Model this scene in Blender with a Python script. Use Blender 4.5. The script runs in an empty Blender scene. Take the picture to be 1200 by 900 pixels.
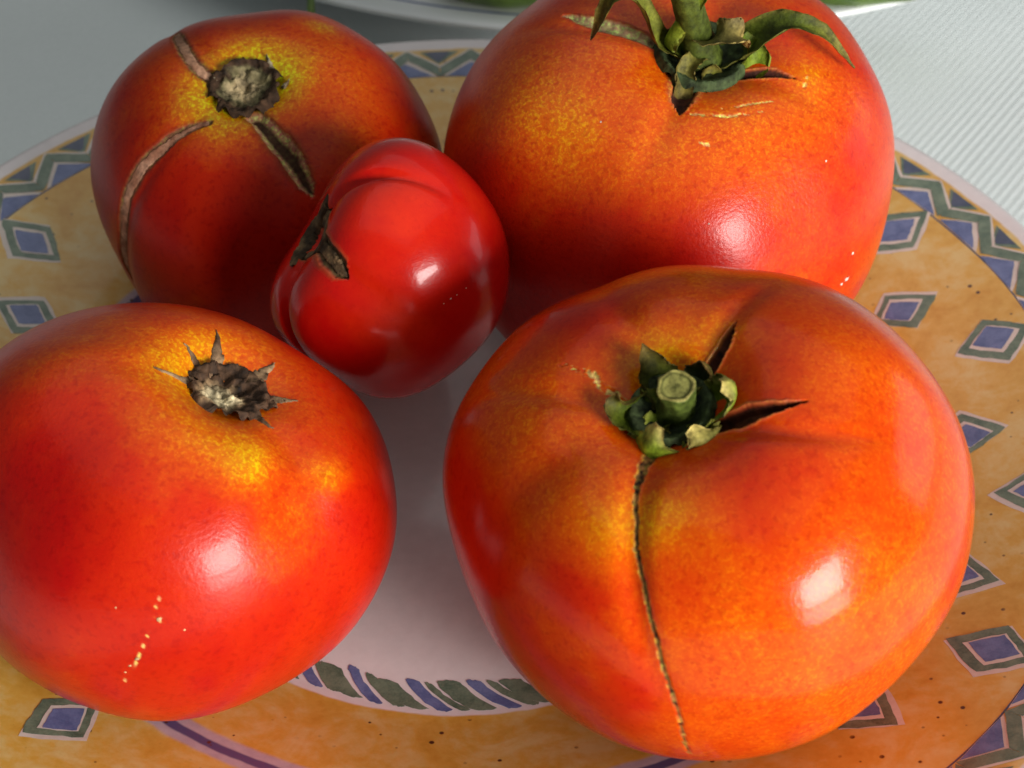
import bpy, math, random
import numpy as np
from mathutils import Matrix, Vector

random.seed(4)
rng = np.random.default_rng(4)
CM = 0.01                                   # the scene is laid out in centimetres, Blender works in metres
scene = bpy.context.scene
COL = scene.collection

# ------------------------------------------------------------------ camera
cam_d = bpy.data.cameras.new('camera'); cam = bpy.data.objects.new('camera', cam_d); COL.objects.link(cam)
cam_r = Vector((0.99999196, -0.00264601, -0.00301326)); cam_u = Vector((0.00401012, 0.65982705, 0.7514068))
cam_f = Vector((0.0, 0.75141284, -0.65983236))
mw = Matrix((cam_r, cam_u, -cam_f)).transposed().to_4x4()
mw.translation = Vector((0.95222276, -27.62341432, 26.60750457)) * CM
cam.matrix_world = mw
cam_d.sensor_width = 36; cam_d.lens = 36 * 2200 / 1200
cam_d.clip_start = .01; cam_d.clip_end = 50
cam_d.dof.use_dof = True; cam_d.dof.focus_distance = .325; cam_d.dof.aperture_fstop = 30
scene.camera = cam

# ------------------------------------------------------------------ light
world = bpy.data.worlds.new('World'); scene.world = world; world.use_nodes = True
bg = world.node_tree.nodes['Background']
bg.inputs[0].default_value = (.80, .83, .82, 1); bg.inputs[1].default_value = .14

def area_light(name, pos, aim, w, h, energy, color):
    d = bpy.data.lights.new(name, 'AREA'); d.shape = 'RECTANGLE'; d.size = w; d.size_y = h
    d.energy = energy; d.color = color
    o = bpy.data.objects.new(name, d); COL.objects.link(o)
    o.location = pos
    o.rotation_euler = (Vector(aim) - Vector(pos)).to_track_quat('-Z', 'Y').to_euler()
    return o
# one window to the right and in front of the table: a bright upper sash and a dimmer lower one
area_light('window_upper_light', (.73, -.88, .38), (0, 0, .03), .50, .36, 20.5, (1, .97, .93))
area_light('window_lower_light', (.76, -.91, .07), (0, 0, .03), .58, .16, 5.0, (1, .95, .91))
# daylight coming back off the ceiling
area_light('ceiling_bounce_light', (.1, .25, 1.7), (0, .05, 0), 2.6, 2.6, 8.5, (.97, 1, .97))
# a second, fainter window further along the right-hand side
area_light('side_window_light', (1.15, .36, .20), (0, 0, .03), .50, .34, .9, (.86, .95, 1))

scene.view_settings.view_transform = 'Standard'; scene.view_settings.look = 'None'
scene.view_settings.exposure = 0; scene.view_settings.gamma = 1
scene.view_settings.use_curve_mapping = False
scene.render.engine = 'CYCLES'
scene.cycles.use_denoising = True
scene.cycles.max_bounces = 5; scene.cycles.diffuse_bounces = 3; scene.cycles.glossy_bounces = 3
scene.cycles.use_adaptive_sampling = True; scene.cycles.adaptive_threshold = .015

# ------------------------------------------------------------------ shapes

def unit(v):
    v = np.asarray(v, float)
    return v / np.linalg.norm(v)

def vnoise(P, freq, seed=0):
    """Smooth 3-D value noise in -1..1."""
    Q = P * freq + seed * 17.31
    I = np.floor(Q).astype(np.int64); F = Q - I
    F = F * F * (3 - 2 * F)
    out = np.zeros(len(P))
    for dx in (0, 1):
        wx = F[:, 0] if dx else 1 - F[:, 0]
        for dy in (0, 1):
            wy = F[:, 1] if dy else 1 - F[:, 1]
            for dz in (0, 1):
                wz = F[:, 2] if dz else 1 - F[:, 2]
                h = ((I[:, 0] + dx) * 374761393 + (I[:, 1] + dy) * 668265263 + (I[:, 2] + dz) * 2147483647 + seed * 974634777) & 0xFFFFFFFF
                h = ((h ^ (h >> 13)) * 1274126177) & 0xFFFFFFFF
                h = h ^ (h >> 16)
                out += wx * wy * wz * (h / 2147483647.5 - 1.0)
    return out

def fbm(P, freq, octs=4, seed=0):
    s, a = np.zeros(len(P)), 1.0
    for o in range(octs):
        s += a * vnoise(P, freq * 2 ** o, seed + o); a *= .5
    return s

# all lengths in centimetres; the crown (stem end) of a fruit is its local +Z
TOM = {
 'A': dict(c=(-4.219, 4.970, 3.891), a=3.635, h=3.277, ax=(-.021, -.333, .943), e=.90, dent=.42, dw=.75, bdent=.15, seed=3,
           lob=((5, .018, .3), (3, .012, 1.2), (8, .006, .5)),
           crease=((132, -8, .2, .06, 8, 75), (222, 0, .2, .06, 8, 120), (300, 2, .2, .07, 8, 70))),
 'B': dict(c=(4.179, 4.315, 4.601), a=4.610, h=4.004, ax=(.113, -.317, .942), e=.88, dent=.62, dw=1.0, bdent=.2, seed=5,
           lob=((5, .016, .9), (4, .012, .1), (9, .006, .7)),
           crease=((164, -6, .2, .10, 4, 55), (336, 10, .2, .08, 3, 40), (246, 0, .25, .10, 3, 45))),
 'C': dict(c=(-1.322, -0.006, 5.196), a=2.278, h=2.208, ax=(-.778, -.213, .59), e=.92, dent=.35, dw=.45, bdent=.05, seed=7, lob=((3, .02, .2),),
           crease=((28, -24, .13, .17, 6, 84), (308, -3, .30, .075, 8, 100), (236, -4, .14, .13, 6, 90))),
 'D': dict(c=(-4.80, -5.01, 3.93), a=3.70, h=3.42, ax=(.395, .04, .918), e=.90, dent=.55, dw=.85, bdent=.15, seed=9,
           lob=((5, .020, .9), (3, .014, .2), (7, .010, 1.5)),
           bump=((38, 303, 9, -.07), (33, 286, 10, .05), (37, 328, 9, .06), (24, 320, 8, -.06)),
           crease=((317, 0, .25, .06, 6, 50), (190, 0, .3, .05, 6, 45))),
 'E': dict(c=(4.23, -5.64, 4.46), a=4.39, h=3.85, ax=(-.275, -.205, .94), e=.86, dent=.75, dw=1.0, bdent=.25, seed=11,
           lob=((5, .014, -.9), (4, .008, .4), (9, .006, 0.2)),
           crease=((254, 10, .22, .13, 4, 75), (53, 2, .2, .10, 3, 45), (338, 30, .18, .12, 3, 50), (162, -20, .2, .10, 4, 60), (110, 0, .25, .07, 4, 60), (205, 0, .4, .07, 8, 70), (296, 0, .4, .05, 8, 60))),
}

def frame(T):
    z = unit(T['ax']); x = np.array([1., 0, 0]); x = unit(x - x.dot(z) * z)
    return np.stack([x, np.cross(z, x), z], 1)          # columns: local axes in the world

def surf(T, t, th):
    """World-oriented offset from the fruit's centre for polar angle t (0 = crown) and azimuth th."""
    t, th = np.broadcast_arrays(np.asarray(t, float), np.asarray(th, float))
    shp = t.shape; t = t.ravel(); th = th.ravel()
    st, ct = np.sin(t), np.cos(t)
    sh = np.exp(-((t - .75) / .55) ** 2) + .45 * st            # ribs are strongest on the shoulder
    L = np.ones_like(t)
    for k, A, ph in T['lob']:
        L += A * np.cos(k * (th - ph)) * sh
    rho = T['a'] * np.maximum(st, 1e-9) ** T['e'] * L
    z = T['h'] * np.sign(ct) * np.abs(ct) ** .96
    z = z - T['dent'] * np.exp(-(rho / T['dw']) ** 2) * (ct > 0) - .45 * T['dent'] * np.exp(-(rho / (2.1 * T['dw'])) ** 2) * (ct > 0)
    z = z + T['bdent'] * np.exp(-(rho / (.3 * T['a'])) ** 2) * (ct < 0)
    for tb, pb, sg, am in T.get('bump', ()):                   # (t, th, sigma, amount): swellings (+) and hollows (-)
        tb, pb = np.radians(tb), np.radians(pb)
        dt = np.arccos(np.clip(ct * np.cos(tb) + st * np.sin(tb) * np.cos(th - pb), -1, 1))
        g = am * np.exp(-(dt / np.radians(sg)) ** 2)
        rho = rho + g * st; z = z + g * ct
    for pc, t0, wd, dp, t1, t2 in T.get('crease', ()):         # meridional folds: azimuth, bend, width, depth, from t1 to t2
        ph = np.radians(pc) + np.radians(t0) * (t - .6)
        d = np.angle(np.exp(1j * (th - ph))) * np.maximum(st, .12) * T['a']
        w = np.clip((t - np.radians(t1)) / .2, 0, 1) * np.clip((np.radians(t2) - t) / .6, 0, 1)
        g = -dp * w * (np.exp(-(d / wd) ** 2) + .5 * np.exp(-(d / (3 * wd)) ** 2))
        rho = rho + g * st; z = z + g * ct
    P = np.stack([rho * np.cos(th), rho * np.sin(th), z], 1) @ frame(T).T
    P = P * (1 + .010 * vnoise(P, .33, T['seed']) + .005 * vnoise(P, .8, T['seed'] + 1))[:, None]
    if 'limb' in T:                                            # irregular girth: a few slow swellings around one axis
        v = unit(T['lv']); e1 = unit(np.cross((0, 0, 1.), v)); e2 = np.cross(v, e1)
        R = np.linalg.norm(P, axis=1); x = P @ e1 / R; y = P @ e2 / R
        al = np.arctan2(y, x); w = np.minimum(x * x + y * y, 1)
        s = T['limb'][0] * w
        for k in range(1, (len(T['limb']) + 1) // 2):
            s = s + w ** (.5 + .5 * k) * (T['limb'][2 * k - 1] * np.cos(k * al) + T['limb'][2 * k] * np.sin(k * al))
        P = P * (1 + s)[:, None]
    return P.reshape(shp + (3,))

# slow swellings that give each fruit its own irregular girth
TOM['A'].update(lv=(0.1291, -0.8135, 0.567), limb=(0.0093, 0.0123, -0.0463, -0.0008, 0.0027, 0.0173, 0.0114, -0.0096, -0.0062, -0.0022, 0.0028, 0.0177, -0.0042))
TOM['B'].update(lv=(-0.0829, -0.8206, 0.5654), limb=(-0.0053, -0.0068, -0.0672, 0.0065, 0.0262, 0.0042, 0.0057, -0.0158, -0.0091, -0.0086, 0.006, -0.0009, -0.0003))
TOM['C'].update(lv=(0.0649, -0.7886, 0.6114), limb=(-0.0244, 0.0436, -0.0262, -0.0405, 0.064, -0.0202, -0.0476, 0.0332, 0.0099, -0.0074, -0.0101, -0.0048, 0.0055))
TOM['D'].update(lv=(0.1768, -0.695, 0.697), limb=(-0.0109, -0.0168, 0.016, 0.0218, -0.0204, 0.0265, 0.0034, -0.0097, 0.0072, 0.012, -0.0148, 0.0039, 0.0108))
TOM['E'].update(lv=(-0.1045, -0.7006, 0.7058), limb=(-0.0429, -0.0225, 0.0294, 0.024, -0.0102, -0.0004, 0.018, 0.0079, -0.006, 0.0091, 0.0029, 0.0026, 0.002))


# ------------------------------------------------------------------ helpers
M_LEAF = None
def mesh_obj(name, V, Fc, mat, parent=None, col=None, rough=None, smooth=True, mats=None, midx=None):
    if mat is M_LEAF and mat is not None: col = np.asarray(col) * np.array([1.15, 1.05, .5])
    me = bpy.data.meshes.new(name)
    V = np.asarray(V, float) * CM
    if isinstance(Fc, np.ndarray):
        n, k = Fc.shape
        me.vertices.add(len(V)); me.vertices.foreach_set('co', V.astype(np.float32).ravel())
        me.loops.add(n * k); me.loops.foreach_set('vertex_index', Fc.astype(np.int32).ravel())
        me.polygons.add(n); me.polygons.foreach_set('loop_start', np.arange(0, n * k, k, dtype=np.int32))
        me.update(calc_edges=True); me.validate()
    else:
        me.from_pydata([tuple(v) for v in V], [], Fc)
    if smooth: me.polygons.foreach_set('use_smooth', np.ones(len(me.polygons), bool))
    if col is not None:
        at = me.attributes.new('Col', 'FLOAT_COLOR', 'POINT')
        c4 = np.ones((len(V), 4), np.float32); c4[:, :3] = col
        at.data.foreach_set('color', c4.ravel())
    if rough is not None:
        at = me.attributes.new('Cork', 'FLOAT', 'POINT'); at.data.foreach_set('value', np.asarray(rough, np.float32))
    for m in (mats or [mat]): me.materials.append(m)
    if midx is not None: me.polygons.foreach_set('material_index', np.asarray(midx, np.int32))
    o = bpy.data.objects.new(name, me); COL.objects.link(o)
    if parent: o.parent = parent
    me.update()
    return o

def thing(name, label, cat, loc, group=None):
    o = bpy.data.objects.new(name, None); COL.objects.link(o)
    o.location = Vector(loc) * CM; o.empty_display_size = .02
    o['label'] = label; o['category'] = cat
    if group: o['group'] = group
    return o

def grid_faces(n, m, wrap=False):
    i, j = np.meshgrid(np.arange(n - 1), np.arange(m if wrap else m - 1), indexing='ij')
    j2 = (j + 1) % m
    return np.stack([i * m + j, (i + 1) * m + j, (i + 1) * m + j2, i * m + j2], -1).reshape(-1, 4)

def catmull(P, n):
    P = np.asarray(P, float); P = np.vstack([2 * P[0] - P[1], P, 2 * P[-1] - P[-2]])
    out = []
    segs = len(P) - 3
    for s in np.linspace(0, segs - 1e-6, n):
        k = int(s); f = s - k
        p0, p1, p2, p3 = P[k:k + 4]
        out.append(.5 * (2 * p1 + (p2 - p0) * f + (2 * p0 - 5 * p1 + 4 * p2 - p3) * f * f + (3 * p1 - p0 - 3 * p2 + p3) * f ** 3))
    return np.array(out)

# ------------------------------------------------------------------ materials
def nodes_of(name):
    m = bpy.data.materials.new(name); m.use_nodes = True
    nt = m.node_tree; return m, nt, nt.nodes['Principled BSDF']
def N(nt, typ, **kw):
    n = nt.nodes.new(typ)
    for k, v in kw.items():
        if k.startswith('i_'): n.inputs[int(k[2:]) if k[2:].isdigit() else k[2:].replace('_', ' ')].default_value = v
        else: setattr(n, k, v)
    return n
def noise(nt, vec, scale, detail=3, rough=.55, dist=0):
    n = N(nt, 'ShaderNodeTexNoise'); n.inputs['Scale'].default_value = scale; n.inputs['Detail'].default_value = detail
    n.inputs['Roughness'].default_value = rough; n.inputs['Distortion'].default_value = dist
    nt.links.new(vec, n.inputs['Vector']); return n.outputs['Fac']
def ramp(nt, fac, stops, interp='LINEAR'):
    r = N(nt, 'ShaderNodeValToRGB'); cr = r.color_ramp; cr.interpolation = interp
    while len(cr.elements) < len(stops): cr.elements.new(.5)
    for e, (p, c) in zip(cr.elements, stops):
        e.position = p; e.color = (*c, 1) if not isinstance(c, (int, float)) else (c, c, c, 1)
    nt.links.new(fac, r.inputs[0]); return r.outputs[0]
def mixc(nt, fac, a, b, mode='MIX'):
    n = N(nt, 'ShaderNodeMix', data_type='RGBA', blend_type=mode)
    for s, v in ((n.inputs[0], fac), (n.inputs[6], a), (n.inputs[7], b)):
        if hasattr(v, 'links') or isinstance(v, bpy.types.NodeSocket): nt.links.new(v, s)
        else: s.default_value = (*v, 1) if isinstance(v, tuple) else v
    return n.outputs[2]
def math_(nt, op, a, b=None, clamp=False):
    n = N(nt, 'ShaderNodeMath', operation=op, use_clamp=clamp)
    for s, v in zip(n.inputs, (a, b)):
        if v is None: continue
        if isinstance(v, bpy.types.NodeSocket): nt.links.new(v, s)
        else: s.default_value = v
    return n.outputs[0]
def bump(nt, h, strength, dist, bs, inp='Normal', prev=None):
    b = N(nt, 'ShaderNodeBump'); b.inputs['Strength'].default_value = strength; b.inputs['Distance'].default_value = dist
    nt.links.new(h, b.inputs['Height'])
    if prev is not None: nt.links.new(prev, b.inputs['Normal'])
    nt.links.new(b.outputs[0], bs.inputs[inp]); return b.outputs[0]

def skin_material(name, rough, coat, speck, peel=.12, spec=.2):
    m, nt, bs = nodes_of(name)
    co = N(nt, 'ShaderNodeTexCoord').outputs['Object']
    base = N(nt, 'ShaderNodeAttribute', attribute_name='Col').outputs['Color']
    cork = N(nt, 'ShaderNodeAttribute', attribute_name='Cork').outputs['Fac']
    fine = noise(nt, co, 1500, 2, .65); mid = noise(nt, co, 620, 2, .6); big = noise(nt, co, 60, 2, .5)
    # pale corky lenticels: small freckles of a lighter, yellower skin; patchy
    fr = ramp(nt, fine, ((.50, 0.), (.62, 1.)))
    fm = ramp(nt, mid, ((.42, 0.), (.66, 1.)))
    patch = ramp(nt, big, ((.30, .6), (.62, 1.)))
    k = math_(nt, 'MULTIPLY', math_(nt, 'MULTIPLY', math_(nt, 'ADD', math_(nt, 'MULTIPLY', fr, .85), math_(nt, 'MULTIPLY', fm, .30)), patch), speck)
    sep = N(nt, 'ShaderNodeSeparateColor'); nt.links.new(base, sep.inputs[0])
    # freckles show where the skin is already orange or yellow, hardly on deep red
    g = ramp(nt, sep.outputs[1], ((.008, .12), (.09, 1.)))
    k = math_(nt, 'MULTIPLY', k, g)
    light = mixc(nt, 1.0, base, (1.25, 2.9, 1.3), 'MULTIPLY')
    c1 = mixc(nt, k, base, light)
    dk = ramp(nt, noise(nt, co, 900, 1, .6), ((.30, 1.), (.46, 0.)))
    c2 = mixc(nt, math_(nt, 'MULTIPLY', dk, .65 * speck), c1, mixc(nt, 1.0, base, (.72, .35, .5), 'MULTIPLY'))
    nt.links.new(c2, bs.inputs['Base Color'])
    r0 = math_(nt, 'ADD', rough, math_(nt, 'MULTIPLY', math_(nt, 'SUBTRACT', big, .5), .10))
    rr = math_(nt, 'ADD', r0, math_(nt, 'MULTIPLY', cork, .45), True)
    nt.links.new(rr, bs.inputs['Roughness'])
    bs.inputs['IOR'].default_value = 1.45; bs.inputs['Specular IOR Level'].default_value = spec
    cw = math_(nt, 'MULTIPLY', math_(nt, 'SUBTRACT', 1.0, cork, True), coat)
    nt.links.new(cw, bs.inputs['Coat Weight']); bs.inputs['Coat Roughness'].default_value = .07; bs.inputs['Coat IOR'].default_value = 1.4
    bump(nt, fine, peel, .0005, bs)
    return m

def cork_material(name, rough=.75, spec=.25, b=.5):
    m, nt, bs = nodes_of(name)
    co = N(nt, 'ShaderNodeTexCoord').outputs['Object']
    base = N(nt, 'ShaderNodeAttribute', attribute_name='Col').outputs['Color']
    n1 = noise(nt, co, 900, 4, .65)
    c = mixc(nt, 1.0, base, ramp(nt, n1, ((.3, .45), (.7, 1.45))), 'MULTIPLY')
    nt.links.new(c, bs.inputs['Base Color'])
    bs.inputs['Roughness'].default_value = rough; bs.inputs['Specular IOR Level'].default_value = spec
    bump(nt, noise(nt, co, 700, 5, .7), b, .0006, bs)
    return m

def glaze_material(name, c_a, c_b, scale=160, rough=.16):
    m, nt, bs = nodes_of(name)
    co = N(nt, 'ShaderNodeTexCoord').outputs['Object']
    n1 = noise(nt, co, scale, 4, .6, .3); n2 = noise(nt, co, scale * 7, 3, .6)
    f = math_(nt, 'ADD', math_(nt, 'MULTIPLY', n1, .7), math_(nt, 'MULTIPLY', n2, .3))
    nt.links.new(ramp(nt, f, ((.36, c_a), (.62, c_b))), bs.inputs['Base Color'])
    bs.inputs['Roughness'].default_value = rough + .12
    bs.inputs['Coat Weight'].default_value = .6; bs.inputs['Coat Roughness'].default_value = rough
    bump(nt, n2, .05, .0004, bs)
    return m

M_SKIN = {'A': skin_material('tomato_skin_matte', .34, .05, 1.0),
          'B': skin_material('tomato_skin_dusty', .33, .05, .85, .17, .38),
          'C': skin_material('tomato_skin_glossy', .24, .30, .3, .08, .30),
          'D': skin_material('tomato_skin_satin', .30, .10, .75, .12, .28),
          'E': skin_material('tomato_skin_waxy', .20, .14, .65, .09)}
M_CORK = cork_material('dry_cork'); M_LEAF = cork_material('withered_sepal', .55, .18, .5)
M_CREAM = glaze_material('glaze_cream', (.64, .54, .48), (.76, .66, .59))
M_GREEN = glaze_material('glaze_green', (.075, .125, .085), (.20, .26, .18), 300)
M_BLUE = glaze_material('glaze_blue', (.085, .115, .27), (.17, .21, .41), 300)
M_TRI = glaze_material('glaze_slate', (.05, .065, .12), (.09, .10, .17), 300)
M_OCHRE = glaze_material('glaze_ochre', (.42, .19, .035), (.60, .33, .08), 120)

# ------------------------------------------------------------------ table with a finely ribbed white cover
def build_table():
    m, nt, bs = nodes_of('ribbed_white_cover')
    co = N(nt, 'ShaderNodeTexCoord').outputs['Object']
    n1 = noise(nt, co, 25, 3); n2 = noise(nt, co, 1300, 3, .7)
    c = mixc(nt, .5, ramp(nt, n1, ((.3, (.78, .84, .84)), (.7, (.82, .88, .88)))), ramp(nt, n2, ((.3, (.74, .79, .79)), (.7, (.86, .91, .91)))))
    nt.links.new(c, bs.inputs['Base Color']); bs.inputs['Roughness'].default_value = .55
    bump(nt, n2, .25, .0004, bs)
    ang = math.radians(55.5); e = np.array([math.cos(ang), math.sin(ang)]); q = np.array([-e[1], e[0]])
    per, L = .215, 48.0
    nrib = int(2 * L / per); k = 8
    s = np.arange(nrib * k + 1) * (per / k) - L
    z = .0030 * np.cos(2 * np.pi * s / per + .35 * np.sin(s * .9)) - .0030
    us = np.linspace(-L, L, 56)
    P = np.zeros((len(s), len(us), 3))
    P[..., :2] = s[:, None, None] * q + us[None, :, None] * e
    P[..., 1] += 12
    am = vnoise(np.concatenate([P[..., :2], np.zeros(P.shape[:2] + (1,))], -1).reshape(-1, 3), .55, 3).reshape(P.shape[:2])
    P[..., 2] = z[:, None] * (1.0 + .9 * am) - .25 + .012 * vnoise(P.reshape(-1, 3), .12, 8).reshape(P.shape[:2]) - .012
    o = mesh_obj('tabletop', P.reshape(-1, 3), grid_faces(len(s), len(us)), m)
    o['kind'] = 'structure'
    o['label'] = 'white finely ribbed table cover under both plates'
build_table()

# ------------------------------------------------------------------ painted dinner plate
PR = np.array([0, 5.6, 6.0, 6.6, 7.6, 8.5, 9.2, 12, 12.9, 13.15])
PZ = np.array([.25, .25, .25, .33, .62, .9, 1.08, 1.9, 2.17, 2.2])
_rr = np.linspace(0, 13.3, 400); _zz = np.interp(_rr, PR, PZ)
for _ in range(3): _zz = np.convolve(np.pad(_zz, 6, 'edge'), np.ones(13) / 13, 'valid')
def pz(r): return np.interp(r, _rr, _zz)

def build_plate():
    root = thing('dinner_plate', 'painted ceramic dinner plate with ochre rim and blue-green diamonds, under the tomatoes', 'plate', (0, 0, -.25))
    m, nt, bs = nodes_of('painted_ceramic')
    co = N(nt, 'ShaderNodeTexCoord').outputs['Object']
    sp = N(nt, 'ShaderNodeSeparateXYZ'); nt.links.new(co, sp.inputs[0])
    r = math_(nt, 'SQRT', math_(nt, 'ADD', math_(nt, 'MULTIPLY', sp.outputs[0], sp.outputs[0]), math_(nt, 'MULTIPLY', sp.outputs[1], sp.outputs[1])))
    wob = math_(nt, 'MULTIPLY', math_(nt, 'SUBTRACT', noise(nt, co, 90, 3), .5), .0016)
    rw = math_(nt, 'MULTIPLY', math_(nt, 'ADD', r, wob), 1 / .14)
    px = math_(nt, 'SUBTRACT', sp.outputs[0], .0013); py = math_(nt, 'ADD', sp.outputs[1], .0013)   # the blue ring is painted a little off centre
    r2 = math_(nt, 'SQRT', math_(nt, 'ADD', math_(nt, 'MULTIPLY', px, px), math_(nt, 'MULTIPLY', py, py)))
    rw2 = math_(nt, 'MULTIPLY', math_(nt, 'ADD', r2, wob), 1 / .14)
    # brushed ochre wash
    n1 = noise(nt, co, 75, 4, .6, .8); n2 = noise(nt, co, 330, 4, .65)
    f = math_(nt, 'ADD', math_(nt, 'MULTIPLY', n1, .65), math_(nt, 'MULTIPLY', n2, .35))
    och = ramp(nt, f, ((.34, (.63, .31, .03)), (.48, (.72, .41, .07)), (.62, (.76, .54, .20))))
    white = ramp(nt, n2, ((.3, (.78, .71, .71)), (.7, (.84, .77, .77))))
    lil = ramp(nt, n2, ((.3, (.46, .36, .42)), (.7, (.58, .48, .52))))
    def zone(a, b, w=.0025, rw=rw):
        up = N(nt, 'ShaderNodeMapRange', interpolation_type='SMOOTHSTEP'); nt.links.new(rw, up.inputs[0])
        up.inputs[1].default_value = a / 14 - w; up.inputs[2].default_value = a / 14 + w
        dn = N(nt, 'ShaderNodeMapRange', interpolation_type='SMOOTHSTEP'); nt.links.new(rw, dn.inputs[0])
        dn.inputs[1].default_value = b / 14 - w; dn.inputs[2].default_value = b / 14 + w
        return math_(nt, 'SUBTRACT', up.outputs[0], dn.outputs[0], True)
    c = mixc(nt, zone(6.58, 12.86), white, och)
    c = mixc(nt, zone(8.40, 8.95, .004, rw2), c, lil)
    c = mixc(nt, zone(8.60, 8.78, .002, rw2), c, (.09, .085, .20))
    # brown iron specks in loose clusters
    v = N(nt, 'ShaderNodeTexVoronoi'); v.inputs['Scale'].default_value = 340; nt.links.new(co, v.inputs['Vector'])
    sepc = N(nt, 'ShaderNodeSeparateColor'); nt.links.new(v.outputs['Color'], sepc.inputs[0])
    dot = ramp(nt, math_(nt, 'ADD', v.outputs['Distance'], math_(nt, 'MULTIPLY', sepc.outputs[1], .09)), ((.13, 1.), (.20, 0.)))
    cl = ramp(nt, noise(nt, co, 55, 2), ((.42, 0.), (.50, 1.)))
    keep = math_(nt, 'GREATER_THAN', sepc.outputs[0], .35)
    dot = math_(nt, 'MULTIPLY', math_(nt, 'MULTIPLY', math_(nt, 'MULTIPLY', dot, cl), keep), zone(6.7, 12.9))
    c = mixc(nt, dot, c, (.09, .028, .012))
    nt.links.new(c, bs.inputs['Base Color'])
    bs.inputs['Roughness'].default_value = .35
    bs.inputs['Coat Weight'].default_value = .9; bs.inputs['Coat Roughness'].default_value = .12
    bump(nt, n2, .06, .0005, bs)
    rs = np.concatenate([np.linspace(.02, 12.95, 150)])
    zs = pz(rs)
    lip_r = [13.08, 13.17, 13.23, 13.24, 13.20, 13.08]; lip_z = [2.205, 2.21, 2.185, 2.12, 2.06, 2.0]
    und_r = np.array([12.0, 9.2, 8.4, 7.4, 7.2, 7.0, 6.6, 6.3, .02]); und_z = np.array([1.58, .76, .5, .06, -.25, -.25, -.2, .0, .02])
    R = np.concatenate([rs, lip_r, und_r]); Zp = np.concatenate([zs, lip_z, und_z])
    n = 360; th = np.linspace(0, 2 * np.pi, n, endpoint=False)
    P = np.stack([R[:, None] * np.cos(th), R[:, None] * np.sin(th), np.repeat(Zp[:, None], n, 1) + .25], -1)
    mesh_obj('ceramic_body', P.reshape(-1, 3), grid_faces(len(R), n, True), m, root)

    # ---- painted motifs, each a thin film of glaze that follows the plate
    def film(quads, n=6, rnd=.03, wob=.012, bend=0.0):
        """quads: list of (four (r, theta) corners, layer, material index) -> verts, faces, indices"""
        V, Fc, I = [], [], []
        for cor, lay, mi in quads:
            c4 = np.array([(r_ * math.cos(a), r_ * math.sin(a)) for r_, a in cor])
            u = np.linspace(0, 1, n + 1); U, W = np.meshgrid(u, u, indexing='ij')
            B = ((1 - U) * (1 - W))[..., None] * c4[0] + (U * (1 - W))[..., None] * c4[1] + (U * W)[..., None] * c4[2] + ((1 - U) * W)[..., None] * c4[3]
            cc_ = c4.mean(0); B = cc_ + (B - cc_) * (1 - rnd * ((2 * U - 1) ** 2 * (2 * W - 1) ** 2))[..., None]
            tv = np.array([-cc_[1], cc_[0]]) / np.hypot(*cc_); B = B + (bend * 4 * W * (1 - W))[..., None] * tv
            edge = (np.minimum(U, 1 - U) < .01) | (np.minimum(W, 1 - W) < .01)
            sz = np.linalg.norm(c4[0] - c4[2]) * .5
            jit = rng.normal(0, wob * min(1, sz), B.shape) * edge[..., None]
            B = (B + jit).reshape(-1, 2)
            z = pz(np.hypot(B[:, 0], B[:, 1])) + .25 + .004 + .005 * lay
            b0 = len(V); V += [(*b, zz) for b, zz in zip(B, z)]
            for f4 in grid_faces(n + 1, n + 1): Fc.append(tuple(int(q) + b0 for q in f4)); I.append(mi)
        return V, Fc, I
    MATS = [M_CREAM, M_GREEN, M_BLUE, M_TRI, M_OCHRE]
    def quad(rc, ac, pts, sc, off=(0, 0)):
        out = []
        for pr, pt in pts:
            rr_ = rc + pr * sc + off[0]; out.append((rr_, ac + (pt * sc + off[1]) / rc))
        return out
    def diamond(rc, deg, hl, hw, skew=0.0, sc=1.0):
        a = math.radians(deg)
        P4 = [(-hl, skew), (skew * .3, hw), (hl, -skew), (-skew * .3, -hw)]
        P4 = [(x + rng.normal(0, .03), y + rng.normal(0, .03)) for x, y in P4]
        o1 = (rng.uniform(-.03, .05), rng.choice([-1, 1]) * .05); o2 = (rng.uniform(-.05, .05), rng.uniform(-.05, .05))
        o3 = (o2[0] + rng.uniform(-.03, .03), o2[1] + rng.choice([-1, 1]) * .035)
        V, Fc, I = film([(quad(rc, a, P4, 1.09, o1), 0, 0), (quad(rc, a, P4, 1.0), 1, 1), (quad(rc, a, P4, .68, o2), 2, 0), (quad(rc, a, P4, .57, o3), 3, 2)])
        mesh_obj('diamond_motif', V, Fc, None, root, mats=MATS, midx=I)
    outer = {31.7, 10.9, -12.0, -34.0, 149.6}; inner = {20.6, -2.0, -24.6, -46.6, 160.0, -132.5}
    for d in sorted(outer): diamond(11.16, d, .83, .66)
    for d in sorted(inner): diamond(9.97, d, .74, .62)
    # the rest of the two staggered rows, on the parts of the rim that the fruit hides
    for d in (54, 76, 107, 128, 172, -57, -79, -101, -123, -145, -167): diamond(11.16, d, .83, .66)
    for d in (43, 65, 87, 110, 135, -68, -90, -111, -154, -176): diamond(9.97, d, .74, .62)

    # zigzag border with slate triangles
    nz = 51; quads = []
    for k in range(nz):
        a0 = math.radians(33.7) + 2 * math.pi * k / nz; h = math.pi / nz
        j = lambda s=.025: rng.normal(0, s)
        pk, vl = 12.66 + j(), 12.13 + j()
        for s in (-1, 1):
            # green leg from the outer corner at a0 to the inner corner at a0 + s*h, width measured across
            q = [(pk + .14, a0), (pk - .17, a0), (vl - .13, a0 + s * h), (vl + .16, a0 + s * h)]
            quads.append((q, 2, 1))
            q = [(pk + .18, a0), (pk + .12, a0), (vl + .12, a0 + s * h), (vl + .235, a0 + s * h)]
            quads.append((q, 1, 0))
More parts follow.
